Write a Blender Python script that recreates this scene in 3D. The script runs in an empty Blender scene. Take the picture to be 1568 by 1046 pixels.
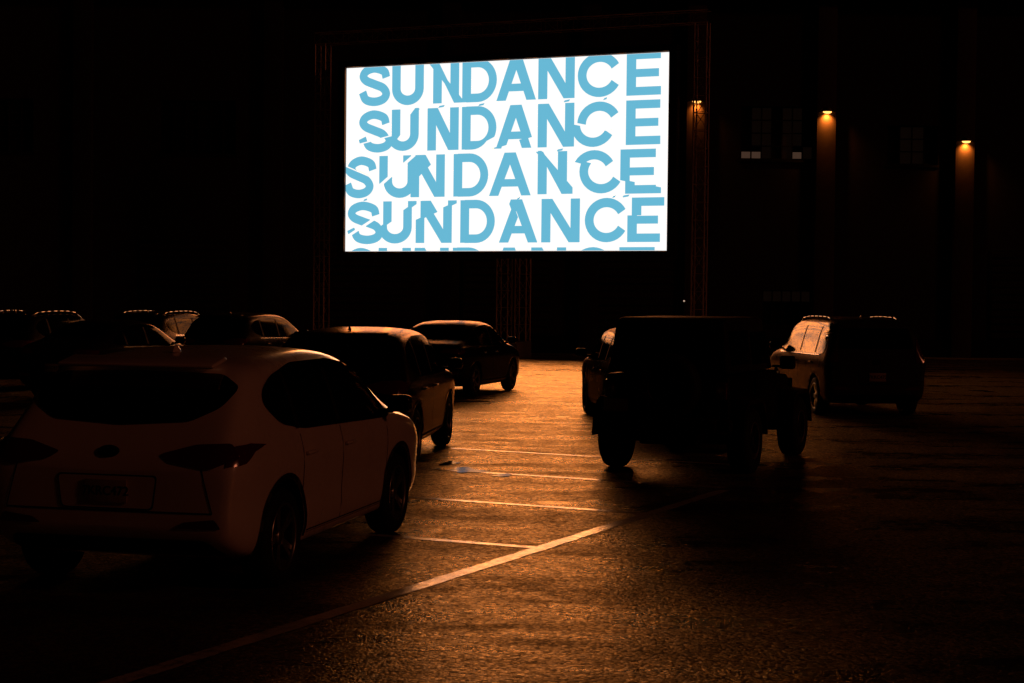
import bpy, bmesh, math, random
from mathutils import Vector, Matrix
from mathutils.bvhtree import BVHTree
random.seed(4)
scene=bpy.context.scene
scene.view_settings.view_transform='Standard'
scene.view_settings.look='None'
scene.view_settings.exposure=0
COL=scene.collection

# ------------------------------------------------------------ materials
def new_mat(name):
    m=bpy.data.materials.new(name); m.use_nodes=True
    nt=m.node_tree; nt.nodes.clear()
    out=nt.nodes.new('ShaderNodeOutputMaterial')
    return m,nt,out
def simple(name,col,rough=.5,metal=0,coat=0,bump=0,bscale=40,var=.15,spec=.5,emis=None,estr=0):
    m,nt,out=new_mat(name)
    p=nt.nodes.new('ShaderNodeBsdfPrincipled')
    tc=nt.nodes.new('ShaderNodeTexCoord')
    n=nt.nodes.new('ShaderNodeTexNoise'); n.inputs['Scale'].default_value=3.0; n.inputs['Detail'].default_value=4
    nt.links.new(tc.outputs['Object'],n.inputs['Vector'])
    mx=nt.nodes.new('ShaderNodeMix'); mx.data_type='RGBA'
    mx.inputs[6].default_value=[c*(1-var) for c in col]+[1]
    mx.inputs[7].default_value=[min(1,c*(1+var)) for c in col]+[1]
    nt.links.new(n.outputs['Fac'],mx.inputs[0]); nt.links.new(mx.outputs[2],p.inputs['Base Color'])
    mr=nt.nodes.new('ShaderNodeMapRange'); mr.inputs['To Min'].default_value=rough*.75; mr.inputs['To Max'].default_value=min(1,rough*1.3)
    nt.links.new(n.outputs['Fac'],mr.inputs['Value']); nt.links.new(mr.outputs[0],p.inputs['Roughness'])
    p.inputs['Metallic'].default_value=metal; p.inputs['Coat Weight'].default_value=coat
    p.inputs['Coat Roughness'].default_value=.08
    p.inputs['Specular IOR Level'].default_value=spec
    if bump>0:
        v=nt.nodes.new('ShaderNodeTexVoronoi'); v.inputs['Scale'].default_value=bscale
        nt.links.new(tc.outputs['Object'],v.inputs['Vector'])
        b=nt.nodes.new('ShaderNodeBump'); b.inputs['Strength'].default_value=bump; b.inputs['Distance'].default_value=.003
        b.invert=True
        nt.links.new(v.outputs['Distance'],b.inputs['Height']); nt.links.new(b.outputs[0],p.inputs['Normal'])
        if coat: nt.links.new(b.outputs[0],p.inputs['Coat Normal'])
    if emis:
        p.inputs['Emission Color'].default_value=(*emis,1); p.inputs['Emission Strength'].default_value=estr
        m.cycles.emission_sampling='NONE'
    nt.links.new(p.outputs[0],out.inputs[0])
    return m
def lacquer(name,col,gloss,rough,ior=1.5,bump=.12,bscale=90):
    """dark lacquered or tinted-glass surface: diffuse under a tinted fresnel gloss, with fine rain beading"""
    m,nt,out=new_mat(name); N=nt.nodes; Lk=nt.links
    tc=N.new('ShaderNodeTexCoord'); n=N.new('ShaderNodeTexNoise'); n.inputs['Scale'].default_value=4; n.inputs['Detail'].default_value=4
    Lk.new(tc.outputs['Object'],n.inputs['Vector'])
    d=N.new('ShaderNodeBsdfDiffuse'); d.inputs[0].default_value=(*col,1)
    g=N.new('ShaderNodeBsdfGlossy'); g.inputs[0].default_value=(*gloss,1)
    mr=N.new('ShaderNodeMapRange'); mr.inputs[3].default_value=rough*.7; mr.inputs[4].default_value=rough*1.4
    Lk.new(n.outputs['Fac'],mr.inputs[0]); Lk.new(mr.outputs[0],g.inputs['Roughness'])
    f=N.new('ShaderNodeFresnel'); f.inputs[0].default_value=ior
    v=N.new('ShaderNodeTexVoronoi'); v.inputs['Scale'].default_value=bscale; Lk.new(tc.outputs['Object'],v.inputs['Vector'])
    b=N.new('ShaderNodeBump'); b.inputs['Strength'].default_value=bump; b.inputs['Distance'].default_value=.003; b.invert=True
    Lk.new(v.outputs['Distance'],b.inputs['Height']); Lk.new(b.outputs[0],g.inputs['Normal'])
    mx=N.new('ShaderNodeMixShader'); Lk.new(f.outputs[0],mx.inputs[0]); Lk.new(d.outputs[0],mx.inputs[1]); Lk.new(g.outputs[0],mx.inputs[2])
    Lk.new(mx.outputs[0],out.inputs[0]); return m
def emission(name,col,s=1,sample=False):
    m,nt,out=new_mat(name)
    e=nt.nodes.new('ShaderNodeEmission'); e.inputs[0].default_value=(*col,1); e.inputs[1].default_value=s
    if not sample: m.cycles.emission_sampling='NONE'
    nt.links.new(e.outputs[0],out.inputs[0]); return m

GLASS=lacquer('window_glass',(.004,.004,.004),(.15,.13,.105),.05,1.45,.10,60)
RUBBER=simple('tyre_rubber',(.012,.012,.012),.7,bump=.3,bscale=60,spec=.2)
RIM=simple('alloy_rim',(.30,.28,.26),.3,.9)
BLACKP=lacquer('black_plastic',(.010,.009,.009),(.25,.2,.16),.5,1.4,.2,150)
SEAM=simple('seam_dark',(.004,.004,.004),.8,spec=.2)
TAIL=simple('tail_lamp_glass',(.09,.004,.004),.12,0,.6)
CHROME=simple('chrome_trim',(.40,.36,.32),.2,1)
PLATE=simple('licence_plate',(.40,.30,.24),.45,bump=.3,bscale=30)
P_WHITE=simple('white_car_paint',(.80,.68,.60),.28,0,.8,.10,90,var=.05)
P_BLACK=lacquer('black_car_paint',(.006,.005,.005),(.46,.36,.28),.16)
P_GREY=lacquer('grey_car_paint',(.014,.012,.011),(.46,.36,.28),.16)
P_SILVER=lacquer('silver_car_paint',(.040,.032,.025),(.24,.18,.13),.28)
P_JEEP=lacquer('dark_offroad_paint',(.007,.006,.006),(.3,.22,.16),.3)

# ------------------------------------------------------------ mesh helpers
def mesh_obj(name,verts,faces,mat,parent=None,smooth=False):
    me=bpy.data.meshes.new(name); me.from_pydata([tuple(v) for v in verts],[],faces); me.update()
    o=bpy.data.objects.new(name,me); COL.objects.link(o)
    if mat: me.materials.append(mat)
    if smooth:
        for p in me.polygons: p.use_smooth=True
    if parent: o.parent=parent
    return o
def bm_obj(name,bm,mat,parent=None,smooth=False):
    me=bpy.data.meshes.new(name); bm.to_mesh(me); bm.free()
    o=bpy.data.objects.new(name,me); COL.objects.link(o)
    if mat: me.materials.append(mat)
    if smooth:
        for p in me.polygons: p.use_smooth=True
    if parent: o.parent=parent
    return o
def add_box(bm,c,s,bev=0,rot=None,taper=None):
    r=bmesh.ops.create_cube(bm,size=1)
    vs=r['verts']
    for v in vs:
        x,y,z=v.co
        if taper and z>0: x*=taper[0]; y*=taper[1]
        v.co=Vector((x*s[0],y*s[1],z*s[2]))
    if bev>0:
        es=list({e for v in vs for e in v.link_edges})
        rr=bmesh.ops.bevel(bm,geom=es,offset=bev,segments=3,affect='EDGES',profile=.5)
        vs=list({v for v in rr['verts']}|{v for v in vs if v.is_valid})
    for v in vs:
        co=v.co.copy()
        if rot: co=rot@co
        v.co=co+Vector(c)
def box(name,c,s,mat,parent,bev=0,rot=None,taper=None):
    bm=bmesh.new(); add_box(bm,c,s,bev,rot,taper); return bm_obj(name,bm,mat,parent,bev>0)
def tube(bm,a,b,r,n=8):
    a=Vector(a);b=Vector(b);d=(b-a); q=d.to_track_quat('Z','Y').to_matrix()
    ra=[];rb=[]
    for i in range(n):
        t=2*math.pi*i/n; o=q@Vector((math.cos(t)*r,math.sin(t)*r,0))
        ra.append(bm.verts.new(a+o)); rb.append(bm.verts.new(b+o))
    for i in range(n):
        bm.faces.new((ra[i],ra[(i+1)%n],rb[(i+1)%n],rb[i]))
    bm.faces.new(ra[::-1]); bm.faces.new(rb)
def lathe(name,prof,mat,parent,n=48,cap=False):
    vs=[];fs=[];m=len(prof)
    for i in range(n):
        t=2*math.pi*i/n
        for r,y in prof: vs.append((r*math.cos(t),y,r*math.sin(t)))
    for i in range(n):
        j=(i+1)%n
        for k in range(m-1): fs.append((i*m+k,j*m+k,j*m+k+1,i*m+k+1))
    return mesh_obj(name,vs,fs,mat,parent,True)

def empty(name,loc=(0,0,0),rz=0):
    e=bpy.data.objects.new(name,None); COL.objects.link(e); e.location=loc; e.rotation_euler=(0,0,rz); return e

WHEEL_CACHE={}
def wheel(parent,name,c,side,R=.345,W=.225,rimR=.235,nsp=5,rimmat=RIM):
    """side=+1 : outer face towards +y"""
    key=(R,W,rimR,nsp,rimmat.name)
    if key not in WHEEL_CACHE:
        h=W/2
        tp=[(rimR,h-.02),(rimR+.02,h-.004),(R-.05,h),(R-.015,h-.02),(R,h-.05),(R,-h+.05),(R-.015,-h+.02),(R-.05,-h),(rimR+.02,-h+.004),(rimR,-h+.02)]
        t=lathe('tyre',tp,RUBBER,None)
        rp=[(rimR+.003,h-.018),(rimR-.012,h-.022),(rimR-.02,h-.05),(rimR-.03,-h+.03),(.06,-h+.03),(.0,-h+.03)]
        r=lathe('rim_barrel',rp,BLACKP,None)
        bm=bmesh.new()
        for i in range(nsp):
            for da in (-.13,.13):
                a=2*math.pi*i/nsp+da
                p0=Vector((math.cos(a-da*.6)*.04,h-.045,math.sin(a-da*.6)*.04)); p1=Vector((math.cos(a)*(rimR-.008),h-.03,math.sin(a)*(rimR-.008)))
                d=(p1-p0); L=d.length; d.normalize(); s=Vector((0,1,0)).cross(d)
                w0=.022;w1=.016
                v=[bm.verts.new(p) for p in (p0+s*w0,p0-s*w0,p1-s*w1,p1+s*w1)]
                u=[bm.verts.new(x.co-Vector((0,.03,0))) for x in v]
                bm.faces.new(v)
                for k in range(4): bm.faces.new((v[k],v[(k+1)%4],u[(k+1)%4],u[k]))
        sp=bm_obj('spokes',bm,rimmat,None)
        lip=lathe('rim_lip',[(rimR+.004,h-.02),(rimR+.002,h-.006),(rimR-.014,h-.012),(rimR-.016,h-.035)],rimmat,None)
        hub=lathe('hub_cap',[(.0,h-.028),(.05,h-.032),(.062,h-.045),(.062,h-.08)],rimmat,None)
        WHEEL_CACHE[key]=[o.data for o in (t,r,sp,lip,hub)]
        for o in (t,r,sp,lip,hub): bpy.data.objects.remove(o)
    names=['tyre','rim_barrel','spokes','rim_lip','hub_cap']
    e=empty(name,c); e.parent=parent
    if side<0: e.rotation_euler=(0,0,math.pi)
    for n,me in zip(names,WHEEL_CACHE[key]):
        o=bpy.data.objects.new(name+'_'+n,me); COL.objects.link(o); o.parent=e

# ------------------------------------------------------------ trim panels projected on a body
def decal(name,bvh,poly,axis,mat,parent,off=.006,grid=.07,sgn=1):
    bm=bmesh.new()
    vs=[bm.verts.new((p[0],p[1],0)) for p in poly]
    bm.faces.new(vs)
    xs=[p[0] for p in poly]; ys=[p[1] for p in poly]
    def cuts(lo,hi,no):
        k=math.ceil((hi-lo)/grid)
        for i in range(1,k):
            c=lo+(hi-lo)*i/k+.0007
            co=(c,0,0) if no[0] else (0,c,0)
            bmesh.ops.bisect_plane(bm,geom=bm.verts[:]+bm.edges[:]+bm.faces[:],plane_co=co,plane_no=no)
    cuts(min(xs),max(xs),(1,0,0)); cuts(min(ys),max(ys),(0,1,0))
    for v in bm.verts:
        a,b=v.co.x,v.co.y
        if axis=='side': o=Vector((a,sgn*4,b)); d=Vector((0,-sgn,0))
        elif axis=='rear': o=Vector((-6,a,b)); d=Vector((1,0,0))
        elif axis=='front': o=Vector((6,a,b)); d=Vector((-1,0,0))
        else: o=Vector((a,b,4)); d=Vector((0,0,-1))
        hit,nor,_,_=bvh.ray_cast(o,d)
        if hit is None:
            hit,nor,_,_=bvh.find_nearest(o+d*(3.2 if axis=='side' else 4))
        if nor.dot(d)>0: nor=-nor
        v.co=hit+nor*off
    bmesh.ops.recalc_face_normals(bm,faces=bm.faces[:])
    o=bm_obj(name,bm,mat,parent,True)
    return o
def rounded(poly,r=.06,n=4):
    out=[];N=len(poly)
    for i in range(N):
        p=Vector(poly[i])
        a=Vector(poly[i-1]);b=Vector(poly[(i+1)%N])
        da=(a-p);db=(b-p); ra=min(r,da.length*.45); rb=min(r,db.length*.45)
        A=p+da.normalized()*ra; B=p+db.normalized()*rb
        for k in range(n+1):
            t=k/n; q=A*(1-t)**2+p*2*t*(1-t)+B*t*t
            out.append((q.x,q.y))
    return out
def seam(name,bvh,a,b,axis,mat,parent,w=.008,sgn=1,off=.003):
    a=Vector(a);b=Vector(b);d=(b-a).normalized();n=Vector((-d.y,d.x))*w/2
    decal(name,bvh,[a-n,b-n,b+n,a+n],axis,mat,parent,off,.12,sgn)

def lerp(a,b,t): return a+(b-a)*t
def make_car(kind,name,paint,ref,refside,a,H=1.65,L=4.48,W=1.85,rails=False,R=.345,wb=2.67,rimmat=RIM,trim=CHROME):
    if kind=='suv':
        st=[(0,.86,.50,.84),(.03,.96,.40,.91),(.12,1.08,.33,.96),(.26,1.24,.27,.98),(.42,1.42,.24,.99),(.56,1.555,.22,.99),(.8,1.60,.21,1),(1.3,1.635,.2,1),(1.9,1.65,.2,1),(2.4,1.635,.2,1),(2.75,1.55,.2,1),(3.1,1.36,.2,1),(3.4,1.17,.2,1),(3.6,1.085,.2,1),(3.95,1.03,.21,.99),(4.2,.96,.24,.95),(4.38,.86,.28,.88),(4.46,.72,.36,.78),(4.48,.62,.42,.70)]
        belt=1.03; Href=1.65; Lref=4.48
        side=[(.66,1.27),(.86,1.13),(1.25,1.07),(3.22,1.02),(3.30,1.06),(2.95,1.33),(2.6,1.50),(2.2,1.545),(1.4,1.54),(.92,1.46),(.70,1.37)]
        rearw=[(-.74,1.40),(-.68,1.27),(-.5,1.18),(0,1.15),(.5,1.18),(.68,1.27),(.74,1.40),(.6,1.485),(0,1.50),(-.6,1.485)]
        rx=.82
    elif kind=='van':
        st=[(0,.90,.50,.84),(.03,1.05,.38,.92),(.08,1.25,.33,.96),(.15,1.48,.28,.975),(.25,1.66,.25,.985),(.42,1.735,.23,.99),(.8,1.765,.22,1),(1.5,1.78,.22,1),(2.2,1.78,.22,1),(2.8,1.75,.22,1),(3.1,1.66,.22,1),(3.42,1.42,.22,1),(3.7,1.2,.22,1),(3.9,1.13,.22,1),(4.2,1.07,.23,.99),(4.5,1.0,.25,.96),(4.68,.88,.3,.88),(4.76,.72,.38,.8),(4.78,.62,.42,.72)]
        belt=1.08; Href=1.78; Lref=4.78
        side=[(.30,1.60),(.36,1.15),(.5,1.11),(3.5,1.08),(3.58,1.12),(3.2,1.45),(2.9,1.63),(2.6,1.67),(.5,1.665)]
        rearw=[(-.68,1.22),(.68,1.22),(.62,1.58),(-.62,1.58)]
        rx=.85
    else:
        st=[(0,.84,.50,.78),(.03,.93,.40,.86),(.12,1.0,.33,.92),(.35,1.045,.26,.96),(.7,1.10,.22,.985),(1.0,1.21,.2,1),(1.3,1.34,.19,1),(1.7,1.43,.19,1),(2.15,1.46,.19,1),(2.6,1.435,.19,1),(2.95,1.32,.19,1),(3.3,1.14,.19,1),(3.6,1.01,.19,1),(3.9,.96,.19,1),(4.3,.89,.21,.98),(4.6,.80,.25,.91),(4.74,.70,.32,.82),(4.78,.6,.4,.74)]
        belt=.95; Href=1.46; Lref=4.78
        side=[(.86,1.06),(1.05,1.0),(3.3,.95),(3.36,.98),(3.0,1.17),(2.6,1.33),(2.15,1.37),(1.6,1.34),(1.15,1.2)]
        rearw=[(-.58,1.14),(.58,1.14),(.5,1.36),(-.5,1.36)]
        rx=.95
    sx=L/Lref; sz=H/Href; hw0=W/2
    def X(x): return x*sx-L/2
    roof=H; bz=belt*sz
    secs=[]
    for (x,zt,zb,wf) in st:
        zt*=sz; hw=hw0*wf
        g=max(0,min(1,(zt-bz)/(roof-bz)))
        sb=min(bz,zt-.06*1)
        h=zt-sb
        base=[(0,zb),(hw*.84,zb),(hw*.95,zb+.05),(hw*.985,zb+(sb-zb)*.28),(hw*.975,zb+(sb-zb)*.45),(hw*1.0,zb+(sb-zb)*.72),(hw*.995,zb+(sb-zb)*.86),(hw*.965,sb)]
        up=[(hw*lerp(.92,.925,g),sb+.18*h+.0),(hw*lerp(.88,.855,g),sb+.55*h),(hw*lerp(.84,.785,g),sb+.82*h),(hw*lerp(.74,.68,g),sb+.945*h),(hw*lerp(.45,.40,g),sb+.99*h),(0,zt)]
        half=base+up
        full=[(y,z) for y,z in half]+[(-y,z) for y,z in half[-2:0:-1]]
        secs.append([(X(x),y,z) for y,z in full])
    m=len(secs[0]); vs=[v for s in secs for v in s]; fs=[]
    for i in range(len(secs)-1):
        for k in range(m):
            k2=(k+1)%m
            fs.append((i*m+k,i*m+k2,(i+1)*m+k2,(i+1)*m+k))
    def cap(o,flip):
        hN=m//2
        for k in range(hN):
            a_=o+k; b_=o+k+1; c_=o+(m-k-1)%m; d_=o+(m-k)%m
            f=[a_,b_,c_,d_]; f2=[]
            for q in f:
                if q not in f2: f2.append(q)
            if len(f2)>=3: fs.append(tuple(f2[::-1] if flip else f2))
    cap(0,False); cap((len(secs)-1)*m,True)
    body=mesh_obj('body',vs,fs,paint,None,True)
    bm=bmesh.new(); bm.from_mesh(body.data); bmesh.ops.recalc_face_normals(bm,faces=bm.faces[:]); bm.to_mesh(body.data); bm.free()
    md=body.modifiers.new('s','SUBSURF'); md.levels=2; md.render_levels=2
    dg=bpy.context.evaluated_depsgraph_get(); 
    me2=bpy.data.meshes.new_from_object(body.evaluated_get(dg)); body.modifiers.clear(); body.data=me2
    bm=bmesh.new(); bm.from_mesh(me2); bvh=BVHTree.FromBMesh(bm); bm.free()
    wr=rx*sx-L/2; wf_=wr+wb
    cyl=bmesh.new()
    for wx in (wr,wf_):
        for s in (-1,1):
            mt=Matrix.Translation((wx,s*(hw0-.06),R+.01))@Matrix.Rotation(math.pi/2,4,'X')
            bmesh.ops.create_cone(cyl,cap_ends=True,segments=40,radius1=R+.055,radius2=R+.055,depth=.56,matrix=mt)
    bmesh.ops.recalc_face_normals(cyl,faces=cyl.faces[:])
    cut=bm_obj('cut',cyl,SEAM)
    bo=body.modifiers.new('b','BOOLEAN'); bo.object=cut; bo.operation='DIFFERENCE'; bo.solver='EXACT'
    bpy.context.view_layer.update()
    dg=bpy.context.evaluated_depsgraph_get()
    me3=bpy.data.meshes.new_from_object(body.evaluated_get(dg)); body.modifiers.clear()
    if len(me3.polygons)>500: body.data=me3
    bpy.data.objects.remove(cut)
    me=body.data
    if len(me.materials)<2: me.materials.append(SEAM)
    for p in me.polygons:
        c=p.center
        for wx in (wr,wf_):
            dd=math.hypot(c.x-wx,c.z-R-.01)
            if dd<R+.0555 and abs(c.y)<hw0*.965 and (dd>R+.05 or abs(c.y)<hw0*.75): 
                p.material_index=1
        if c.z<.24: p.material_index=1
    root=empty(name)
    body.parent=root
    tw=hw0-.125
    for nm,wx,s in (('wheel_rear_right',wr,-1),('wheel_rear_left',wr,1),('wheel_front_right',wf_,-1),('wheel_front_left',wf_,1)):
        wheel(root,nm,(wx,s*tw,R),s,R,.23,R*.68,5,rimmat)
    S=lambda P:[(X(x),z*sz) for x,z in P]
    for s,n in ((1,'left'),(-1,'right')):
        sp=rounded(S(side),.09)
        decal('side_glass_'+n,bvh,sp,'side',GLASS,root,.007,.08,s)
        xb=X(side[0][0]+ (side[3][0]-side[0][0])*.52); 
        f0=X(side[3][0])
        if kind=='sedan': zlo,zhi=.985*sz,1.34*sz
        elif kind=='van': zlo,zhi=1.12*sz,1.64*sz
        else: zlo,zhi=1.07*sz,1.52*sz
        for xx,nn in ((xb,'b_pillar'),(lerp(X(side[0][0]),xb,.36),'c_pillar')):
            decal(nn+'_'+n,bvh,[(xx-.035,zlo+.01),(xx+.035,zlo+.01),(xx+.015,zhi-.04),(xx-.045,zhi-.04)],'side',BLACKP,root,.011,.1,s)
        if trim is not None:
            decal('belt_trim_'+n,bvh,[(X(side[0][0])+.3,zlo-.035),(f0-.05,zlo-.055),(f0-.05,zlo-.04),(X(side[0][0])+.3,zlo-.018)],'side',trim,root,.012,.1,s)
        for xx in (xb+.02,f0-.08,lerp(X(side[0][0]),xb,.36)+.02):
            seam('door_seam_'+n,bvh,(xx,.33),(xx,zlo-.03),'side',SEAM,root,.009,s)
        seam('sill_seam_'+n,bvh,(wr+R+.12,.33),(wf_-R-.1,.33),'side',SEAM,root,.01,s)
        for xx in (xb+.16,lerp(X(side[0][0]),xb,.36)+.16):
            hit,nor,_,_=bvh.ray_cast(Vector((xx,s*4,zlo-.17)),Vector((0,-s,0)))
            if hit: box('door_handle_'+n,(xx,hit.y+s*.015,zlo-.17),(.20,.03,.028),paint,root,.01)
        decal('cladding_'+n,bvh,[(wr+R+.06,.22),(wf_-R-.06,.22),(wf_-R-.06,.32),(wr+R+.06,.32)],'side',BLACKP,root,.008,.1,s)
        if kind!='sedan':
            for wx in (wr,wf_):
                N=20; ang=[math.radians(-8+196*i/N) for i in range(N+1)]
                pin=[(wx+math.cos(t)*(R+.058),R+.01+math.sin(t)*(R+.058)) for t in ang]
                pout=[(wx+math.cos(t)*(R+.095),R+.01+math.sin(t)*(R+.095)) for t in ang]
                for i in range(N):
                    q=[pin[i],pin[i+1],pout[i+1],pout[i]]
                    if min(z for _,z in q)<.26: continue
                    decal('arch_trim_'+n,bvh,q,'side',BLACKP,root,.009,.2,s)
        mx_=f0-.12
        hit,nor,_,_=bvh.ray_cast(Vector((mx_,s*4,zlo+.0)),Vector((0,-s,0)))
        if hit:
            box('mirror_stalk_'+n,(mx_,hit.y+s*.05,zlo+.015),(.07,.14,.035),BLACKP,root,.01)
            box('mirror_housing_'+n,(mx_+.0,hit.y+s*.17,zlo+.075),(.11,.21,.145),P_BLACK,root,.045)
            box('mirror_glass_'+n,(mx_-.056,hit.y+s*.17,zlo+.075),(.006,.17,.105),GLASS,root,.002)
        if kind=='suv':
            tl=[(s*.36,.975),(s*.44,.925),(s*.72,.885),(s*.89,.955),(s*.82,1.05),(s*.60,1.04)]
            ts=[(.03,.90),(.16,.92),(.30,.985),(.50,1.02),(.28,1.04),(.14,1.03),(.06,.96)]
        elif kind=='van':
            tl=[(s*.70,.98),(s*.86,.98),(s*.80,1.5),(s*.74,1.5)]
            ts=[(.05,.95),(.22,.98),(.26,1.40),(.20,1.40),(.10,1.1)]
        else:
            tl=[(s*.42,.86),(s*.80,.84),(s*.80,.93),(s*.5,.94)]
            ts=[(.04,.82),(.25,.86),(.3,.92),(.12,.92)]
        decal('tail_lamp_'+n,bvh,rounded([(y,z*sz) for y,z in tl],.03),'rear',TAIL,root,.01,.06)
        decal('tail_lamp_wrap_'+n,bvh,[(X(x)+.01,z*sz) for x,z in ts],'side',TAIL,root,.01,.06,s)
        decal('rear_reflector_'+n,bvh,rounded([(s*.48,.50),(s*.80,.50),(s*.76,.565),(s*.54,.54)],.02),'rear',TAIL,root,.008,.08)
        decal('head_lamp_'+n,bvh,[(s*.45,.74*sz),(s*.72,.74*sz),(s*.74,.84*sz),(s*.5,.80*sz)],'front',CHROME,root,.006,.08)
        if rails:
            pts=[(X(.75+ (st[11][0]-1.1)*i/8),s*hw0*.66,0) for i in range(9)]
            bm=bmesh.new(); P=[]
            for i,(px,py,_) in enumerate(pts):
                hit,nor,_,_=bvh.ray_cast(Vector((px,py,4)),Vector((0,0,-1)))
                P.append(hit+Vector((0,0,.0 if i in(0,8) else .05)))
            for i in range(8): tube(bm,P[i],P[i+1],.014)
            bm_obj('roof_rail_'+n,bm,RIM,root,True)
    decal('rear_glass',bvh,rounded([(y,z*sz) for y,z in rearw],.05),'rear',GLASS,root,.008,.06)
    fw=[(-.62,belt+.12),(.62,belt+.12),(.52,Href-.12),(-.52,Href-.12)]
    decal('windscreen',bvh,rounded([(y,z*sz) for y,z in fw],.05),'front',GLASS,root,.008,.08)
    decal('grille',bvh,rounded([(-.4,.5),(.4,.5),(.45,.72),(-.45,.72)],.05),'front',BLACKP,root,.006,.1)
    zb2=.60
    for s in (-1,1):
        seam('tailgate_seam',bvh,(s*.74,zb2),(s*.66,.9*sz),'rear',SEAM,root,.009)
    seam('tailgate_seam_low',bvh,(-.74,zb2),(.74,zb2),'rear',SEAM,root,.011)
    pz=.73 if kind!='sedan' else .66
    decal('plate_recess',bvh,rounded([(-.33,pz-.12),(.33,pz-.12),(.36,pz+.11),(-.36,pz+.11)],.03),'rear',SEAM,root,.004,.08)
    decal('plate_recess_inner',bvh,rounded([(-.32,pz-.11),(.32,pz-.11),(.35,pz+.10),(-.35,pz+.10)],.03),'rear',paint,root,.008,.08)
    hx=min((bvh.ray_cast(Vector((-6,yy,pz+zz_)),Vector((1,0,0)))[0] or Vector((-L/2,0,0))).x for yy in (-.15,.001,.15) for zz_ in (-.07,.07))
    box('number_plate',(hx-.016,0,pz),(.010,.305,.152),PLATE,root,.003)
    cu=bpy.data.curves.new('plate_text','FONT'); cu.body='7KRC472'; cu.size=.085; cu.align_x='CENTER'; cu.align_y='CENTER'; cu.offset=.001
    to=bpy.data.objects.new('plate_text',cu); COL.objects.link(to); to.parent=root; cu.materials.append(SEAM)
    to.location=(hx-.0225,0,pz); to.rotation_euler=(math.pi/2,0,-math.pi/2)
    hb_=bvh.ray_cast(Vector((-6,.013,.985*sz)),Vector((1,0,0)))
    if hb_[0]:
        bm=bmesh.new(); q=hb_[1].to_track_quat('Z','Y').to_matrix().to_4x4()
        bmesh.ops.create_cone(bm,cap_ends=True,segments=24,radius1=.06,radius2=.055,depth=.016,matrix=Matrix.Translation(hb_[0]+hb_[1]*.006)@q@Matrix.Diagonal((1.3,.75,1,1)))
        bm_obj('badge',bm,SEAM,root)
    decal('bumper_cladding',bvh,rounded([(-.78,.30),(.78,.30),(.70,.42),(-.70,.42)],.04),'rear',BLACKP,root,.008,.08)
    if kind=='suv':
        bm=bmesh.new(); add_box(bm,(X(.50),0,1.565*sz),(.24,1.16,.03),.014,Matrix.Rotation(math.radians(-12),3,'Y'),None)
        bm_obj('roof_spoiler',bm,paint,root,True)
    bm=bmesh.new(); add_box(bm,(X(1.05),0,(1.62 if kind=='suv' else (1.77 if kind=='van' else 1.22))*sz+.02),(.14,.03,.05),.012,None,(.3,.5)); bm_obj('antenna_fin',bm,paint,root,True)
    r=math.radians(90-a); s=1 if refside=='L' else -1
    lx,ly=wr,s*hw0*.93
    ox=ref[0]-(math.cos(r)*lx-math.sin(r)*ly); oy=ref[1]-(math.sin(r)*lx+math.cos(r)*ly)
    root.location=(ox,oy,0); root.rotation_euler=(0,0,r)
    return root

make_car('suv','parked_suv',P_WHITE,(-1.62,10.9),'R',13,1.65,4.48,1.90,False,trim=None)
make_car('suv','parked_suv',P_BLACK,(-1.19,19.1),'R',6,1.67,4.55,1.84,False)
make_car('sedan','parked_sedan',P_BLACK,(-.79,33.0),'R',16,1.60,4.75,1.86,False,wb=2.8)
make_car('suv','parked_suv',P_BLACK,(-6.2,38),'R',18,1.68,4.5,1.84,False)
make_car('suv','parked_suv',P_BLACK,(-8.7,40),'R',18,1.68,4.5,1.84,True)
make_car('sedan','parked_sedan',P_GREY,(-7.7,30.5),'R',16,1.58,4.7,1.82,False,wb=2.75)
make_car('suv','parked_suv',P_BLACK,(-10.2,34),'R',16,1.70,4.5,1.84,True)
make_car('suv','parked_suv',P_BLACK,(-12.6,36.5),'R',16,1.72,4.5,1.84,False)
make_car('suv','parked_suv',P_SILVER,(1.60,25.6),'L',-5,1.62,4.4,1.80,False)
make_car('van','parked_minivan',P_SILVER,(5.6,28.7),'L',-4,1.80,4.78,1.88,True,wb=2.85)

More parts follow.
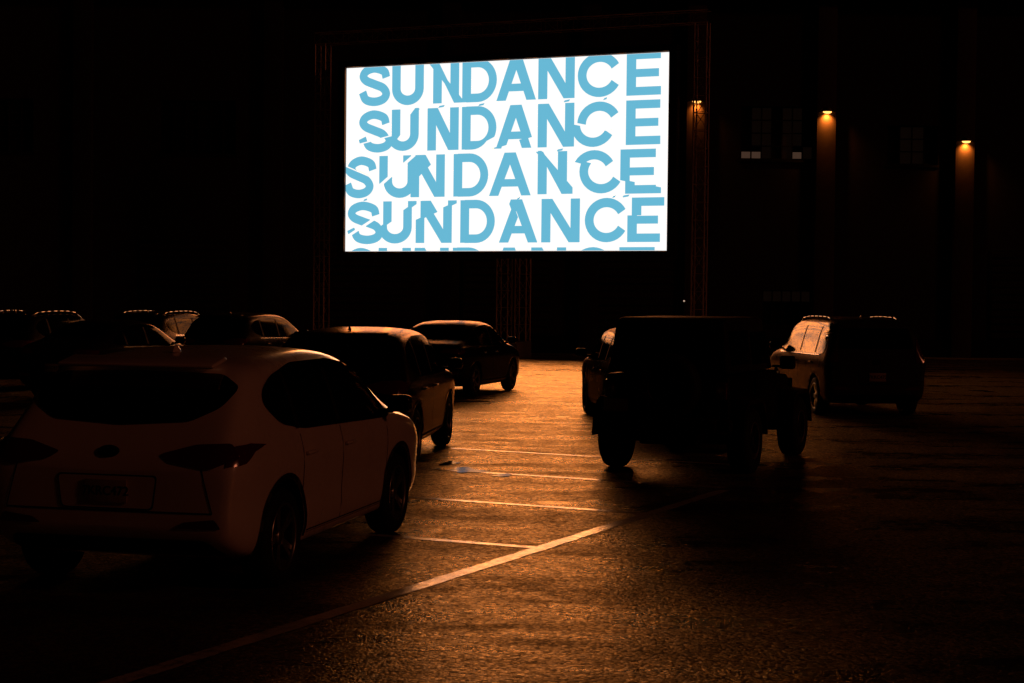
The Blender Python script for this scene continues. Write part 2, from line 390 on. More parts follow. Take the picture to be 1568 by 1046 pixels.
# ------------------------------------------------------------ off-road vehicle (boxy, spare wheel)
def make_jeep():
    root=empty('parked_off_road_vehicle')
    R=.39; wb=2.5
    def prism(name,prof,hw,mat,bev=.03,top=1.0,zref=None):
        bm=bmesh.new()
        l=[];r=[]
        z0=min(z for _,z in prof); z1=max(z for _,z in prof)
        for x,z in prof:
            k=lerp(1,top,(z-z0)/(z1-z0))
            l.append(bm.verts.new((x,hw*k,z))); r.append(bm.verts.new((x,-hw*k,z)))
        bm.faces.new(l); bm.faces.new(r[::-1])
        for i in range(len(prof)):
            j=(i+1)%len(prof); bm.faces.new((l[j],l[i],r[i],r[j]))
        bmesh.ops.recalc_face_normals(bm,faces=bm.faces[:])
        bmesh.ops.bevel(bm,geom=bm.edges[:],offset=bev,segments=3,affect='EDGES',profile=.5)
        o=bm_obj(name,bm,mat,root,False)
        for p in o.data.polygons: p.use_smooth=True
        o.data.set_sharp_from_angle(angle=math.radians(40))
        return o
    xr=-1.95
    prism('tub',[(xr,.62),(xr,1.17),(.35,1.17),(.45,1.15),(.45,.55),(-.5,.50),(-.75,.62)],.76,P_JEEP,.03,.985)
    prism('hood',[(.40,.62),(.40,1.13),(1.70,1.06),(1.78,1.0),(1.78,.60)],.60,P_JEEP,.04,.97)
    prism('hard_top',[(xr+.0,1.185),(xr+.09,1.80),(xr+.2,1.84),(-.2,1.85),(-.05,1.82),(-.05,1.60),(.0,1.185)],.735,BLACKP,.045,.90)
    prism('windscreen_frame',[(.02,1.18),(-.12,1.80),(-.04,1.82),(.34,1.19)],.705,P_JEEP,.02,.91)
    prism('grille_panel',[(1.785,.60),(1.785,1.0),(1.83,1.0),(1.86,.60)],.63,P_JEEP,.015)
    rot=Matrix.Rotation(math.radians(8.3),3,'Y')
    box('rear_glass',(xr+.028,0,1.50),(.03,1.06,.42),GLASS,root,.008,rot)
    for s,n in ((1,'left'),(-1,'right')):
        rs=Matrix.Rotation(math.radians(s*6.2),3,'X')
        box('quarter_glass_'+n,(-1.35,s*.712,1.49),(.80,.03,.40),GLASS,root,.01,rs)
        box('door_glass_'+n,(-.42,s*.712,1.47),(.72,.03,.40),GLASS,root,.01,rs)
        box('door_'+n,(-.30,s*.765,.85),(.95,.03,.56),P_JEEP,root,.01)
        box('tail_lamp_'+n,(xr-.035,s*.675,1.0),(.08,.13,.20),TAIL,root,.012)
        box('hinge_'+n,(.22,s*.785,.98),(.12,.03,.05),BLACKP,root,.008)
        for wx in (-1.50+.12,-1.38+wb):
            bm=bmesh.new()
            pts=[(-.56,.50),(-.50,.74),(-.40,.86),(-.26,.91),(.26,.91),(.40,.87),(.50,.76),(.60,.50)]
            y0=.60 if wx>0 else .72
            for i in range(len(pts)-1):
                (x0,z0),(x1,z1)=pts[i],pts[i+1]
                v=[bm.verts.new(p) for p in ((wx+x0,s*y0,z0),(wx+x1,s*y0,z1),(wx+x1,s*.93,z1-.03),(wx+x0,s*.93,z0-.03))]
                u=[bm.verts.new(p.co-Vector((0,0,.05))) for p in v]
                bm.faces.new(v); bm.faces.new(u[::-1])
                for k in range(4): bm.faces.new((v[k],v[(k+1)%4],u[(k+1)%4],u[k]))
            bmesh.ops.remove_doubles(bm,verts=bm.verts[:],dist=.001); bmesh.ops.recalc_face_normals(bm,faces=bm.faces[:])
            bm_obj('fender_flare_'+n,bm,BLACKP,root)
        for nm,wx in (('rear',-1.38),('front',-1.38+wb)):
            wheel(root,'wheel_'+nm+'_'+n,(wx,s*.80,R),s,R,.26,R*.56,5,BLACKP)
        box('mirror_housing_'+n,(.22,s*.93,1.27),(.09,.20,.17),BLACKP,root,.035)
        box('mirror_arm_'+n,(.22,s*.80,1.22),(.05,.14,.03),BLACKP,root,.008)
        box('bumper_end_'+n,(xr-.08,s*.72,.60),(.14,.18,.14),BLACKP,root,.03)
    box('rear_bumper',(xr-.10,0,.60),(.16,1.30,.15),BLACKP,root,.03)
    box('front_bumper',(1.98,0,.58),(.18,1.60,.18),BLACKP,root,.04)
    box('chassis',(0,0,.48),(3.5,.8,.16),SEAM,root,.02)
    box('rear_axle',(-1.38,0,R),(.12,1.4,.12),SEAM,root,.03)
    box('front_axle',(-1.38+wb,0,R),(.12,1.4,.12),SEAM,root,.03)
    box('fuel_tank_skid',(-1.6,0,.42),(.6,.7,.16),SEAM,root,.03)
    box('tailgate_edge',(xr-.006,0,.90),(.014,1.05,.50),P_JEEP,root,.004)
    e=empty('spare_wheel_mount',(xr-.16,-.06,1.04)); e.parent=root; e.rotation_euler=(0,0,math.pi/2)
    wheel(e,'spare_wheel',(0,0,0),1,R,.25,R*.56,5,BLACKP)
    box('number_plate_bracket',(xr-.05,.60,.80),(.03,.33,.18),BLACKP,root,.005)
    box('number_plate',(xr-.07,.60,.80),(.010,.305,.152),PLATE,root,.003)
    a=23; r=math.radians(90-a); lx,ly=-1.38,.86; ref=(1.25,19.2)
    root.location=(ref[0]-(math.cos(r)*lx-math.sin(r)*ly),ref[1]-(math.sin(r)*lx+math.cos(r)*ly),0)
    root.rotation_euler=(0,0,r)
make_jeep()

# ------------------------------------------------------------ ground
def ground_mat():
    m,nt,out=new_mat('wet_asphalt'); N=nt.nodes; Lk=nt.links
    tc=N.new('ShaderNodeTexCoord')
    def noise(s,d=5,r=.55,vec=None):
        n=N.new('ShaderNodeTexNoise'); n.inputs['Scale'].default_value=s; n.inputs['Detail'].default_value=d; n.inputs['Roughness'].default_value=r
        Lk.new(vec or tc.outputs['Object'],n.inputs['Vector']); return n
    def ramp(src,a,b,lo,hi):
        r=N.new('ShaderNodeMapRange'); r.inputs[1].default_value=a; r.inputs[2].default_value=b; r.inputs[3].default_value=lo; r.inputs[4].default_value=hi
        r.interpolation_type='SMOOTHSTEP'
        Lk.new(src,r.inputs[0]); return r.outputs[0]
    big=noise(.5,4,.6); mid=noise(2.2,6,.7); fine=noise(85,3,.8)
    mp=N.new('ShaderNodeMapping'); mp.inputs['Scale'].default_value=(.30,1.3,1); mp.inputs['Rotation'].default_value=(0,0,math.radians(14)); Lk.new(tc.outputs['Object'],mp.inputs[0])
    streak=noise(.9,6,.65,mp.outputs[0])
    rough=ramp(streak.outputs['Fac'],.42,.60,.43,.26)
    r2=N.new('ShaderNodeMath'); r2.operation='ADD'; Lk.new(rough,r2.inputs[0]); Lk.new(ramp(mid.outputs['Fac'],.35,.65,-.07,.07),r2.inputs[1])
    pud=ramp(big.outputs['Fac'],.62,.70,0,1)
    mx=N.new('ShaderNodeMix'); Lk.new(pud,mx.inputs[0]); Lk.new(r2.outputs[0],mx.inputs[2]); mx.inputs[3].default_value=.16
    cr=N.new('ShaderNodeMix'); cr.data_type='RGBA'; cr.inputs[6].default_value=(.030,.019,.011,1); cr.inputs[7].default_value=(.065,.043,.028,1)
    Lk.new(mid.outputs['Fac'],cr.inputs[0])
    vo=N.new('ShaderNodeTexVoronoi'); vo.inputs['Scale'].default_value=50; Lk.new(tc.outputs['Object'],vo.inputs['Vector'])
    vo2=N.new('ShaderNodeTexVoronoi'); vo2.inputs['Scale'].default_value=27; vo2.inputs['Randomness'].default_value=1; Lk.new(tc.outputs['Object'],vo2.inputs['Vector'])
    def madd(a,b,k):
        q=N.new('ShaderNodeMath'); q.operation='MULTIPLY_ADD'; Lk.new(a,q.inputs[0]); q.inputs[1].default_value=k
        if b is None: q.inputs[2].default_value=0
        else: Lk.new(b,q.inputs[2])
        return q.outputs[0]
    h=madd(vo.outputs['Distance'],None,-.0045); h=madd(vo2.outputs['Distance'],h,-.0045); h=madd(fine.outputs['Fac'],h,.003)
    inv=N.new('ShaderNodeMath'); inv.operation='MULTIPLY_ADD'; Lk.new(pud,inv.inputs[0]); inv.inputs[1].default_value=-.7; inv.inputs[2].default_value=1
    hm=N.new('ShaderNodeMath'); hm.operation='MULTIPLY'; Lk.new(h,hm.inputs[0]); Lk.new(inv.outputs[0],hm.inputs[1])
    h=madd(mid.outputs['Fac'],hm.outputs[0],.007); h=madd(streak.outputs['Fac'],h,.022)
    b=N.new('ShaderNodeBump'); b.inputs['Strength'].default_value=.9; b.inputs['Distance'].default_value=1.0
    Lk.new(h,b.inputs['Height'])
    # aggregate: every stone holds its own film of water
    sep=N.new('ShaderNodeSeparateColor'); Lk.new(vo.outputs['Color'],sep.inputs[0])
    sep2=N.new('ShaderNodeSeparateColor'); Lk.new(vo2.outputs['Color'],sep2.inputs[0])
    pw=N.new('ShaderNodeMath'); pw.operation='POWER'; Lk.new(sep.outputs[0],pw.inputs[0]); pw.inputs[1].default_value=2.2
    gk=madd(pw.outputs[0],None,.95); gk=madd(sep2.outputs[1],gk,.45)
    ga=N.new('ShaderNodeMath'); ga.operation='ADD'; Lk.new(gk,ga.inputs[0]); ga.inputs[1].default_value=.20
    gp=N.new('ShaderNodeMix'); Lk.new(pud,gp.inputs[0]); Lk.new(ga.outputs[0],gp.inputs[2]); gp.inputs[3].default_value=.8
    vm=N.new('ShaderNodeVectorMath'); vm.operation='SCALE'; vm.inputs[0].default_value=(1,.80,.45); Lk.new(gp.outputs[0],vm.inputs['Scale'])
    df=N.new('ShaderNodeBsdfDiffuse'); Lk.new(cr.outputs[2],df.inputs[0]); Lk.new(b.outputs[0],df.inputs['Normal'])
    g=N.new('ShaderNodeBsdfGlossy'); Lk.new(vm.outputs[0],g.inputs[0]); Lk.new(mx.outputs[0],g.inputs['Roughness']); Lk.new(b.outputs[0],g.inputs['Normal'])
    f=N.new('ShaderNodeFresnel'); f.inputs[0].default_value=2.5
    ms=N.new('ShaderNodeMixShader'); Lk.new(f.outputs[0],ms.inputs[0]); Lk.new(df.outputs[0],ms.inputs[1]); Lk.new(g.outputs[0],ms.inputs[2])
    Lk.new(ms.outputs[0],out.inputs[0]); return m
GM=ground_mat()
mesh_obj('ground',[(-250,-120,0),(250,-120,0),(250,400,0),(-250,400,0)],[(0,1,2,3)],GM)
def line_mat():
    m,nt,out=new_mat('worn_line_paint'); N=nt.nodes; Lk=nt.links
    tc=N.new('ShaderNodeTexCoord')
    n=N.new('ShaderNodeTexNoise'); n.inputs['Scale'].default_value=14; n.inputs['Detail'].default_value=6; n.inputs['Roughness'].default_value=.7
    Lk.new(tc.outputs['Object'],n.inputs['Vector'])
    r=N.new('ShaderNodeValToRGB'); r.color_ramp.elements[0].position=.38; r.color_ramp.elements[0].color=(.10,.08,.06,1); r.color_ramp.elements[1].position=.5; r.color_ramp.elements[1].color=(.8,.72,.6,1)
    Lk.new(n.outputs['Fac'],r.inputs[0])
    rr=N.new('ShaderNodeMapRange'); rr.inputs[1].default_value=.36; rr.inputs[2].default_value=.56; rr.inputs[3].default_value=.34; rr.inputs[4].default_value=.16
    Lk.new(n.outputs['Fac'],rr.inputs[0])
    f=N.new('ShaderNodeTexNoise'); f.inputs['Scale'].default_value=60; Lk.new(tc.outputs['Object'],f.inputs['Vector'])
    b=N.new('ShaderNodeBump'); b.inputs['Strength'].default_value=.5; b.inputs['Distance'].default_value=.0025; Lk.new(f.outputs['Fac'],b.inputs['Height'])
    df=N.new('ShaderNodeBsdfDiffuse'); Lk.new(r.outputs[0],df.inputs[0])
    g=N.new('ShaderNodeBsdfGlossy'); g.inputs[0].default_value=(1,.92,.75,1); Lk.new(rr.outputs[0],g.inputs['Roughness']); Lk.new(b.outputs[0],g.inputs['Normal'])
    fr=N.new('ShaderNodeFresnel'); fr.inputs[0].default_value=2.5
    ms=N.new('ShaderNodeMixShader'); Lk.new(fr.outputs[0],ms.inputs[0]); Lk.new(df.outputs[0],ms.inputs[1]); Lk.new(g.outputs[0],ms.inputs[2])
    Lk.new(ms.outputs[0],out.inputs[0]); return m
LM=line_mat()
mk=empty('parking_lines')
def strip(name,a,b,w,z=.004,mat=LM):
    a=Vector(a);b=Vector(b);d=(b-a).normalized();n=Vector((-d.y,d.x))*w/2
    k=max(2,int((b-a).length/.15)); vs=[];fs=[]
    for i in range(k+1):
        c=a.lerp(b,i/k)
        q=c+n*(1+random.uniform(-.12,.12)); r=c-n*(1+random.uniform(-.12,.12)); vs+=[(q.x,q.y,z),(r.x,r.y,z)]
    for i in range(k): fs.append((2*i,2*i+1,2*i+3,2*i+2))
    mesh_obj(name,vs,fs,mat,mk)
strip('divider_line',(-2.6,6.98),(2.3,16.8),.13)
for i in range(4):
    y=12.72+2.15*i
    x1=.735+(y-13.65)*.5-.08
    strip('stall_line',(x1-4.6,y+2.0+.1*i),(x1,y),.11,.004)
WATER=lacquer('puddle_water',(.01,.009,.008),(.22,.25,.30),.10,1.4,.08,5)
for k,(px,py,rx_,ry_) in enumerate([(-.50,18.5,.22,.22),(-.1,18.0,.12,.12),(-.75,19.3,.10,.2)]):
    n=60; ph=[random.uniform(0,6.28) for _ in range(5)]
    pts=[]
    for i in range(n):
        t=2*math.pi*i/n; q=1+.3*math.sin(2*t+ph[0])+.2*math.sin(3*t+ph[1])+.16*math.sin(5*t+ph[2])+.12*math.sin(9*t+ph[3])
        pts.append((px+math.cos(t)*rx_*q,py+math.sin(t)*ry_*q,.007))
    mesh_obj('puddle',pts,[tuple(range(n))],WATER)

# ------------------------------------------------------------ big LED screen
SW,SH,SZ=12.32,6.75,3.82
rz=math.atan2(-4.51,11.46)
scr=empty('outdoor_movie_screen',(-6.206,57.97,0),rz)
WHITE=emission('screen_white',(17.0,5.3,1.03),1.0,True)
SOFTW=emission('screen_soft_white',(1.03,1.02,1.0),1.0)
CYAN=emission('screen_cyan',(.14,.485,.67),1.0)
E_=.07
mesh_obj('display_panel',[(E_,0,SZ+E_),(SW-E_,0,SZ+E_),(SW-E_,0,SZ+SH-E_),(E_,0,SZ+SH-E_)],[(0,1,2,3)],WHITE,scr)
mesh_obj('display_panel_border',[(0,0,SZ),(SW,0,SZ),(SW,0,SZ+SH),(0,0,SZ+SH),(E_,0,SZ+E_),(SW-E_,0,SZ+E_),(SW-E_,0,SZ+SH-E_),(E_,0,SZ+SH-E_)],[(0,1,5,4),(1,2,6,5),(2,3,7,6),(3,0,4,7)],SOFTW,scr)
FR=simple('screen_frame_black',(.01,.01,.01),.5,spec=.2)
TR=simple('truss_aluminium',(.55,.42,.33),.4,.7)
box('cabinet_back',(SW/2,.22,SZ+SH/2),(SW+.1,.36,SH+.1),FR,scr)
for nm,c,s in (('frame_left',(-.16,.1,SZ+SH/2),(.30,.40,SH+.5)),('frame_right',(SW+.16,.1,SZ+SH/2),(.30,.40,SH+.5)),('frame_top',(SW/2,.1,SZ+SH+.14),(SW+.02,.40,.24)),('frame_bottom',(SW/2,.1,SZ-.14),(SW+.02,.40,.24))):
    box(nm,c,s,FR,scr,.01)
T=.225
def stroke(bm,pts,t,z=0):
    P=[Vector(p) for p in pts]; L=[];Rr=[]
    for i,p in enumerate(P):
        if i==0: d=(P[1]-p)
        elif i==len(P)-1: d=p-P[i-1]
        else: d=(P[i+1]-p).normalized()+(p-P[i-1]).normalized()
        d.normalize(); n=Vector((-d.y,d.x))*t/2
        if 0<i<len(P)-1:
            e=(p-P[i-1]).normalized(); c=abs(d.dot(e)); n=n/max(c,.6)
        L.append(bm.verts.new((p.x+n.x,p.y+n.y,z))); Rr.append(bm.verts.new((p.x-n.x,p.y-n.y,z)))
    for i in range(len(P)-1): bm.faces.new((L[i],Rr[i],Rr[i+1],L[i+1]))
def poly(bm,pts,z=0): bm.faces.new([bm.verts.new((x,y,z)) for x,y in pts])
def crom(P,k=6):
    P=[Vector(p) for p in P]; Q=[P[0]*2-P[1]]+P+[P[-1]*2-P[-2]]; out=[]
    for i in range(1,len(Q)-2):
        for j in range(k):
            t=j/k; a,b,c,d=Q[i-1],Q[i],Q[i+1],Q[i+2]
            out.append(.5*((2*b)+(c-a)*t+(2*a-5*b+4*c-d)*t*t+(3*b-a-3*c+d)*t**3))
    out.append(P[-1]); return out
def letter(ch,w):
    bm=bmesh.new(); t=T; z=.0012
    if ch=='S':
        stroke(bm,crom([(w-.10,.67),(w-.16,.82),(w*.5,.90),(.20,.84),(.12,.72),(.2,.61),(w*.5,.52),(w-.19,.425),(w-.10,.28),(w-.19,.15),(w*.5,.10),(.19,.16),(.10,.34)]),.205)
    elif ch=='U':
        pts=[(t/2,1),(t/2,.4)]+[(w/2-math.cos(a)*(w-t)/2,.38-math.sin(a)*(.38-t/2+.01)) for a in [math.pi*i/16 for i in range(17)]]+[(w-t/2,.4),(w-t/2,1)]
        stroke(bm,pts,t)
    elif ch=='N':
        poly(bm,[(0,0),(t,0),(t,1),(0,1)]); poly(bm,[(w-t,0),(w,0),(w,1),(w-t,1)]); poly(bm,[(.01,1),(t*1.18,1),(w-.01,0),(w-t*1.18,0)],z)
    elif ch=='D':
        h=.19
        pts=[(t/2,1-h/2),(w*.45,1-h/2)]+[(w*.45+math.sin(a)*(w*.55-t/2),.5+math.cos(a)*(.5-h/2)) for a in [math.pi*i/18 for i in range(1,18)]]+[(w*.45,h/2),(t/2,h/2)]
        stroke(bm,pts,h+.01); poly(bm,[(0,0),(t,0),(t,1),(0,1)],z)
    elif ch=='A':
        poly(bm,[(-.02,0),(.215,0),(w/2+.11,1),(w/2-.14,1)]); poly(bm,[(w-.215,0),(w+.02,0),(w/2+.14,1),(w/2-.11,1)],z); poly(bm,[(.18,.21),(w-.18,.21),(w-.26,.385),(.26,.385)],z*2)
    elif ch=='C':
        stroke(bm,[(w/2+math.cos(a)*(w-t)/2,.5+math.sin(a)*(.51-t/2)) for a in [math.radians(28+304*i/30) for i in range(31)]],t-.015)
    elif ch=='E':
        poly(bm,[(0,0),(t,0),(t,1),(0,1)])
        for y0,y1,e in ((0,.19,0),(.41,.59,.05),(.81,1,.01)): poly(bm,[(t-.02,y0),(w-e,y0),(w-e,y1),(t-.02,y1)],z)
    return bm
def geom(bm): return bm.verts[:]+bm.edges[:]+bm.faces[:]
def cutmove(bm,co,no,dx,dy):
    b2=bm.copy()
    bmesh.ops.bisect_plane(bm,geom=geom(bm),plane_co=co,plane_no=no,clear_outer=True)
    bmesh.ops.bisect_plane(b2,geom=geom(b2),plane_co=co,plane_no=no,clear_inner=True)
    for v in b2.verts: v.co.x+=dx; v.co.y+=dy; v.co.z+=.004
    me=bpy.data.meshes.new('t'); b2.to_mesh(me); b2.free(); bm.from_mesh(me); bpy.data.meshes.remove(me)
U1=[('S',.042,.145),('U',.152,.255),('N',.268,.368),('D',.378,.488),('A',.488,.605),('N',.614,.724),('C',.732,.864),('E',.877,.977)]
U3=[('S',.004,.103),('U',.112,.218),('N',.230,.340),('D',.353,.464),('A',.468,.592),('N',.598,.704),('C',.718,.850),('E',.862,.966)]
U4=[('S',.006,.114),('U',.126,.235),('N',.248,.364),('D',.376,.486),('A',.488,.614),('N',.628,.744),('C',.758,.888),('E',.897,.992)]
cap_=.226*SH
rows=[(U1,-.014,{2:[(.5,-50,.14,.0)]}),
 (U1,.236,{0:[(.30,12,.10,-.01)],1:[(.62,50,-.12,.02)],3:[(.10,25,-.14,0)],4:[(.14,15,-.1,0)],6:[(.42,-12,-.14,-.02)]}),
 (U3,.484,{0:[(.62,-22,-.08,0)],1:[(.66,38,.12,0)],2:[(.80,42,-.12,0)],5:[(.62,-48,.14,.02)],6:[(.62,-15,.18,.02)],7:[(.22,-12,.12,0)]}),
 (U4,.730,{0:[(.45,30,.10,-.02)],1:[(.65,32,-.12,0)],2:[(.74,22,-.12,.0)],4:[(.45,-68,.10,0)],7:[(.60,0,-.10,0)]}),
 (U3,.982,{})]
tb=bmesh.new()
for U,vt,cuts in rows:
    for i,(ch,u0,u1) in enumerate(U):
        w=(u1-u0)*SW/cap_
        b=letter(ch,w)
        for (py,an,dx,dy) in cuts.get(i,[]):
            t_=math.radians(an); cutmove(b,(w/2,py,0),(math.sin(t_),-math.cos(t_),0),dx,dy)
        for v in b.verts:
            v.co=Vector((u0*SW+v.co.x*cap_, SZ+SH*(1-vt)-cap_+v.co.y*cap_, v.co.z))
        me=bpy.data.meshes.new('t'); b.to_mesh(me); b.free(); tb.from_mesh(me); bpy.data.meshes.remove(me)
for i in range(9):
    u=random.uniform(.05,.97)*SW; v=random.choice([.233,.483,.73])+random.uniform(-.004,.004); w=random.uniform(.10,.22)
    poly(tb,[(u,SZ+SH*(1-v)),(u+w,SZ+SH*(1-v)+.03),(u+w*1.2,SZ+SH*(1-v)+.10),(u+.05,SZ+SH*(1-v)+.07)],.009)
def clip(b,e):
    for co,no in (((e,0,0),(-1,0,0)),((SW-e,0,0),(1,0,0)),((0,SZ+e,0),(0,-1,0)),((0,SZ+SH-e,0),(0,1,0))):
        bmesh.ops.bisect_plane(b,geom=geom(b),plane_co=co,plane_no=no,clear_outer=True)
clip(tb,.01)
# soft white keyline around the lettering
hb=bmesh.new()
for k in range(8):
    c2=tb.copy(); a_=k*math.pi/4; 
    for v in c2.verts: v.co.x+=math.cos(a_)*.065; v.co.y+=math.sin(a_)*.065; v.co.z=.0005*k+v.co.z*.02
    me=bpy.data.meshes.new('t'); c2.to_mesh(me); c2.free(); hb.from_mesh(me); bpy.data.meshes.remove(me)
clip(hb,.01)
for v in hb.verts: v.co=Vector((v.co.x,-.004-v.co.z,v.co.y))
bm_obj('title_keyline',hb,SOFTW,scr)
for v in tb.verts: v.co=Vector((v.co.x,-.014-v.co.z,v.co.y))
bm_obj('title_lettering',tb,CYAN,scr)
def truss(bm,a,b,s=.42,seg=.6,r=.028):
    a=Vector(a);b=Vector(b);d=(b-a);L=d.length;d.normalize()
    up=Vector((0,1,0)); sd=d.cross(up).normalized()
    C=[sd*s/2+up*s/2,sd*s/2-up*s/2,-sd*s/2-up*s/2,-sd*s/2+up*s/2]
    for c in C: tube(bm,a+c,b+c,r,6)
    n=int(L/seg)
    for i in range(n):
        p=a+d*L*i/n; q=a+d*L*(i+1)/n
        for k in range(4):
            c0,c1=C[k],C[(k+1)%4]
            tube(bm,p+c0,p+c1,r*.45,5)
            tube(bm,p+(c0 if i%2 else c1),q+(c1 if i%2 else c0),r*.45,5)
bm=bmesh.new()
truss(bm,(-1.15,.3,0),(-1.15,.3,11.55)); truss(bm,(SW+1.05,.3,0),(SW+1.05,.3,11.55))
truss(bm,(-1.4,.3,11.75),(SW+1.3,.3,11.75),r=.02)
truss(bm,(SW*.5,.5,0),(SW*.5,.5,SZ-.2)); truss(bm,(SW*.5+.55,.9,0),(SW*.5+.55,.9,SZ-.2))
bm_obj('support_truss',bm,TR,scr)
CONC=simple('concrete_ballast',(.12,.11,.1),.8,bump=.3)
for x in (-1.15,SW+1.05,SW*.5): box('ballast_block',(x,.5,.3),(1.6,1.4,.6),CONC,scr,.03)

# ------------------------------------------------------------ warehouse building
WY=62.0
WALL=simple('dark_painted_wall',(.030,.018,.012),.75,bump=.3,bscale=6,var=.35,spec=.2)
PIL=simple('lamplit_pilaster',(.08,.045,.025),.75,bump=.3,bscale=6,var=.35,spec=.2)  # lighter copy of the wall colour, lamp glow put into the tone
TRIM=simple('dark_trim',(.015,.012,.010),.6,spec=.2)
PANE=simple('window_pane',(.012,.011,.010),.25,spec=.3)
PANEL=simple('window_pane_lit',(.05,.04,.03),.3,emis=(1,.55,.36),estr=.05)
PANEM=simple('window_pane_dim',(.02,.012,.01),.3,emis=(1,.45,.25),estr=.0022,spec=.3)
bld=empty('warehouse_building')
wins=[(8.95,11.85,7.75,9.85,7,4),(14.75,16.75,7.6,9.15,4,3),(9.9,11.85,1.2,2.6,5,3),(20.5,23.5,7.75,9.85,6,4),(-14,-11,7.75,9.85,6,4),(-22,-19,7.75,9.85,6,4),(26,29,7.75,9.85,6,4)]
xs=sorted({-45,45}|{w[0] for w in wins}|{w[1] for w in wins})
bm=bmesh.new()
for x0,x1 in zip(xs[:-1],xs[1:]):
    ops=sorted([(w[2],w[3]) for w in wins if w[0]<=x0+1e-6 and w[1]>=x1-1e-6])
    z=0
    for a_,b_ in ops+[(14,14)]:
        add_box(bm,((x0+x1)/2,WY+.2,(z+a_)/2),(x1-x0,.4,a_-z)); z=b_
bm_obj('wall',bm,WALL,bld)
for k,(x0,x1,z0,z1,nx,nz) in enumerate(wins):
    bm=bmesh.new()
    for i in range(nx+1): add_box(bm,(lerp(x0+.03,x1-.03,i/nx),WY+.15,(z0+z1)/2),(.05,.06,z1-z0))
    for j in range(nz+1): add_box(bm,((x0+x1)/2,WY+.158,lerp(z0+.03,z1-.03,j/nz)),(x1-x0,.05,.05))
    bm_obj('window_frame',bm,TRIM,bld)
    box('window_sill',((x0+x1)/2,WY-.03,z0-.055),(x1-x0+.1,.05,.10),TRIM,bld)
    for j in range(nz):
        for i in range(nx):
            a0=lerp(x0,x1,i/nx);a1=lerp(x0,x1,(i+1)/nx);b0=lerp(z0,z1,j/nz);b1=lerp(z0,z1,(j+1)/nz)
            m=PANE
            if k==0 and j==0 and i not in (3,): m=PANEL if i in(0,1,5) else PANEM
            elif k==0 and i in (1,2,4,5): m=PANEM
            elif k==1 and i in (1,2): m=PANEM
            elif k==2 and j==2: m=PANEM
            if m is PANEL:
                bm_=b0+(b1-b0)*.6
                mesh_obj('window_pane',[(a0,WY+.2,bm_),(a1,WY+.2,bm_),(a1,WY+.2,b1),(a0,WY+.2,b1)],[(0,1,2,3)],PANE,bld); b1=bm_
            mesh_obj('window_pane',[(a0,WY+.2,b0),(a1,WY+.2,b0),(a1,WY+.2,b1),(a0,WY+.2,b1)],[(0,1,2,3)],m,bld)
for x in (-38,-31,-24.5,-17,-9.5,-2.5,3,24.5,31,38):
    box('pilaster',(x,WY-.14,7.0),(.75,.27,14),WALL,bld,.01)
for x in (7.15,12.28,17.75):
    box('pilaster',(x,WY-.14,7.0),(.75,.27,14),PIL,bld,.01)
box('cornice',(0,WY-.1,14.15),(91,.9,.3),TRIM,bld)
box('base_course',(0,WY-.05,.35),(90.3,.09,.7),SEAM,bld)
box('roof_slab',(0,WY+10,14.1),(90,19.5,.25),TRIM,bld)
for x0 in (-13,-5.8,-.2,5,20.7): box('roller_door',(x0,WY-.02,2.2),(3.6,.06,4.2),TRIM,bld,.01)
for x0 in (-13,-5.8,-.2,5,20.7):
    bm=bmesh.new()
    for i in range(14): add_box(bm,(x0,WY-.07,.3+i*.29),(3.5,.03,.2),.008)
    bm_obj('roller_door_slats',bm,WALL,bld)
LAMPM=simple('lamp_housing',(.05,.045,.04),.5,.5)
BULB=emission('lamp_bulb',(1.0,.42,.09),3.0)
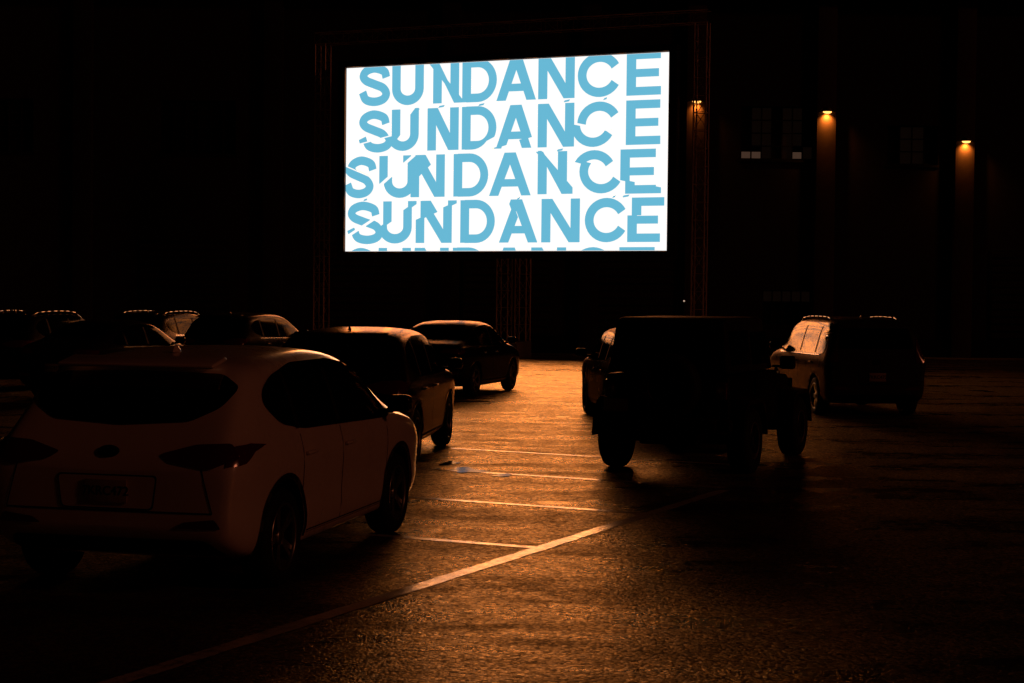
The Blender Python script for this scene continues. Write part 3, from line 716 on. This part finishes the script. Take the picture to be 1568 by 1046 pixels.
def wall_lamp(x,z,power):
    e=empty('wall_lamp',(x,WY-.28,z))
    bm=bmesh.new()
    n=16; top=[];bot=[]
    for i in range(n+1):
        t=math.pi*i/n
        top.append(bm.verts.new((math.cos(t)*.12,-math.sin(t)*.12,.16))); bot.append(bm.verts.new((math.cos(t)*.30,-math.sin(t)*.30,0)))
    for i in range(n): bm.faces.new((top[i],top[i+1],bot[i+1],bot[i]))
    bm.faces.new(top)
    bm_obj('hood',bm,LAMPM,e,True)
    box('bracket',(0,.0,.08),(.14,.06,.24),LAMPM,e,.01)
    bm=bmesh.new(); bmesh.ops.create_uvsphere(bm,u_segments=16,v_segments=10,radius=.10,matrix=Matrix.Diagonal((1.7,.8,.7,1)))
    for v in bm.verts: v.co+=Vector((0,-.13,-.0))
    bm_obj('bulb',bm,BULB,e,True)
    l=bpy.data.lights.new('lamp_light','SPOT'); l.energy=power; l.color=(1,.31,.045); l.spot_size=math.radians(130); l.spot_blend=1.0; l.shadow_soft_size=.03
    lo=bpy.data.objects.new('lamp_light',l); COL.objects.link(lo); lo.parent=e; lo.location=(0,-.15,-.11); lo.rotation_euler=(math.radians(42),0,0)
wall_lamp(7.15,9.95,70); wall_lamp(12.28,9.6,130); wall_lamp(17.75,8.5,110)
wl=empty('work_light',(6.6,60.2,0)); 
bm=bmesh.new(); tube(bm,(0,0,0),(0,0,2.05),.02); tube(bm,(-.3,0,0),(0,0,.4),.015); tube(bm,(.3,0,0),(0,0,.4),.015); bm_obj('stand',bm,TRIM,wl)
box('lens',(0,-.03,2.12),(.06,.04,.05),emission('work_light_lens',(1,.7,.5),.6),wl,.008)

# ------------------------------------------------------------ world, light, camera
w=bpy.data.worlds.new('World'); scene.world=w; w.use_nodes=True; nt=w.node_tree
bg=nt.nodes['Background']; sky=nt.nodes.new('ShaderNodeTexSky'); sky.sky_type='NISHITA'; sky.sun_disc=False
sky.sun_elevation=math.radians(-5); sky.sun_rotation=math.radians(160)
nt.links.new(sky.outputs[0],bg.inputs[0]); bg.inputs[1].default_value=.003
s=bpy.data.lights.new('street_lamp_fill','SUN'); s.energy=.085; s.angle=math.radians(6); s.color=(1,.25,.115)  # parallel warm fill standing in for unseen sodium lamps behind the camera
so=bpy.data.objects.new('street_lamp_fill',s); COL.objects.link(so)
d=Vector((-.92,.42,-.42)); so.rotation_euler=d.to_track_quat('-Z','Y').to_euler()

cam=bpy.data.cameras.new('camera'); co=bpy.data.objects.new('camera',cam); COL.objects.link(co)
cam.lens=55; cam.sensor_width=36; cam.clip_end=1500; cam.clip_start=.05
co.matrix_world=Matrix.Translation((0,0,2.0))@Matrix.Rotation(math.radians(90-1.435),4,'X')@Matrix.Rotation(math.radians(.6),4,'Z')
scene.camera=co
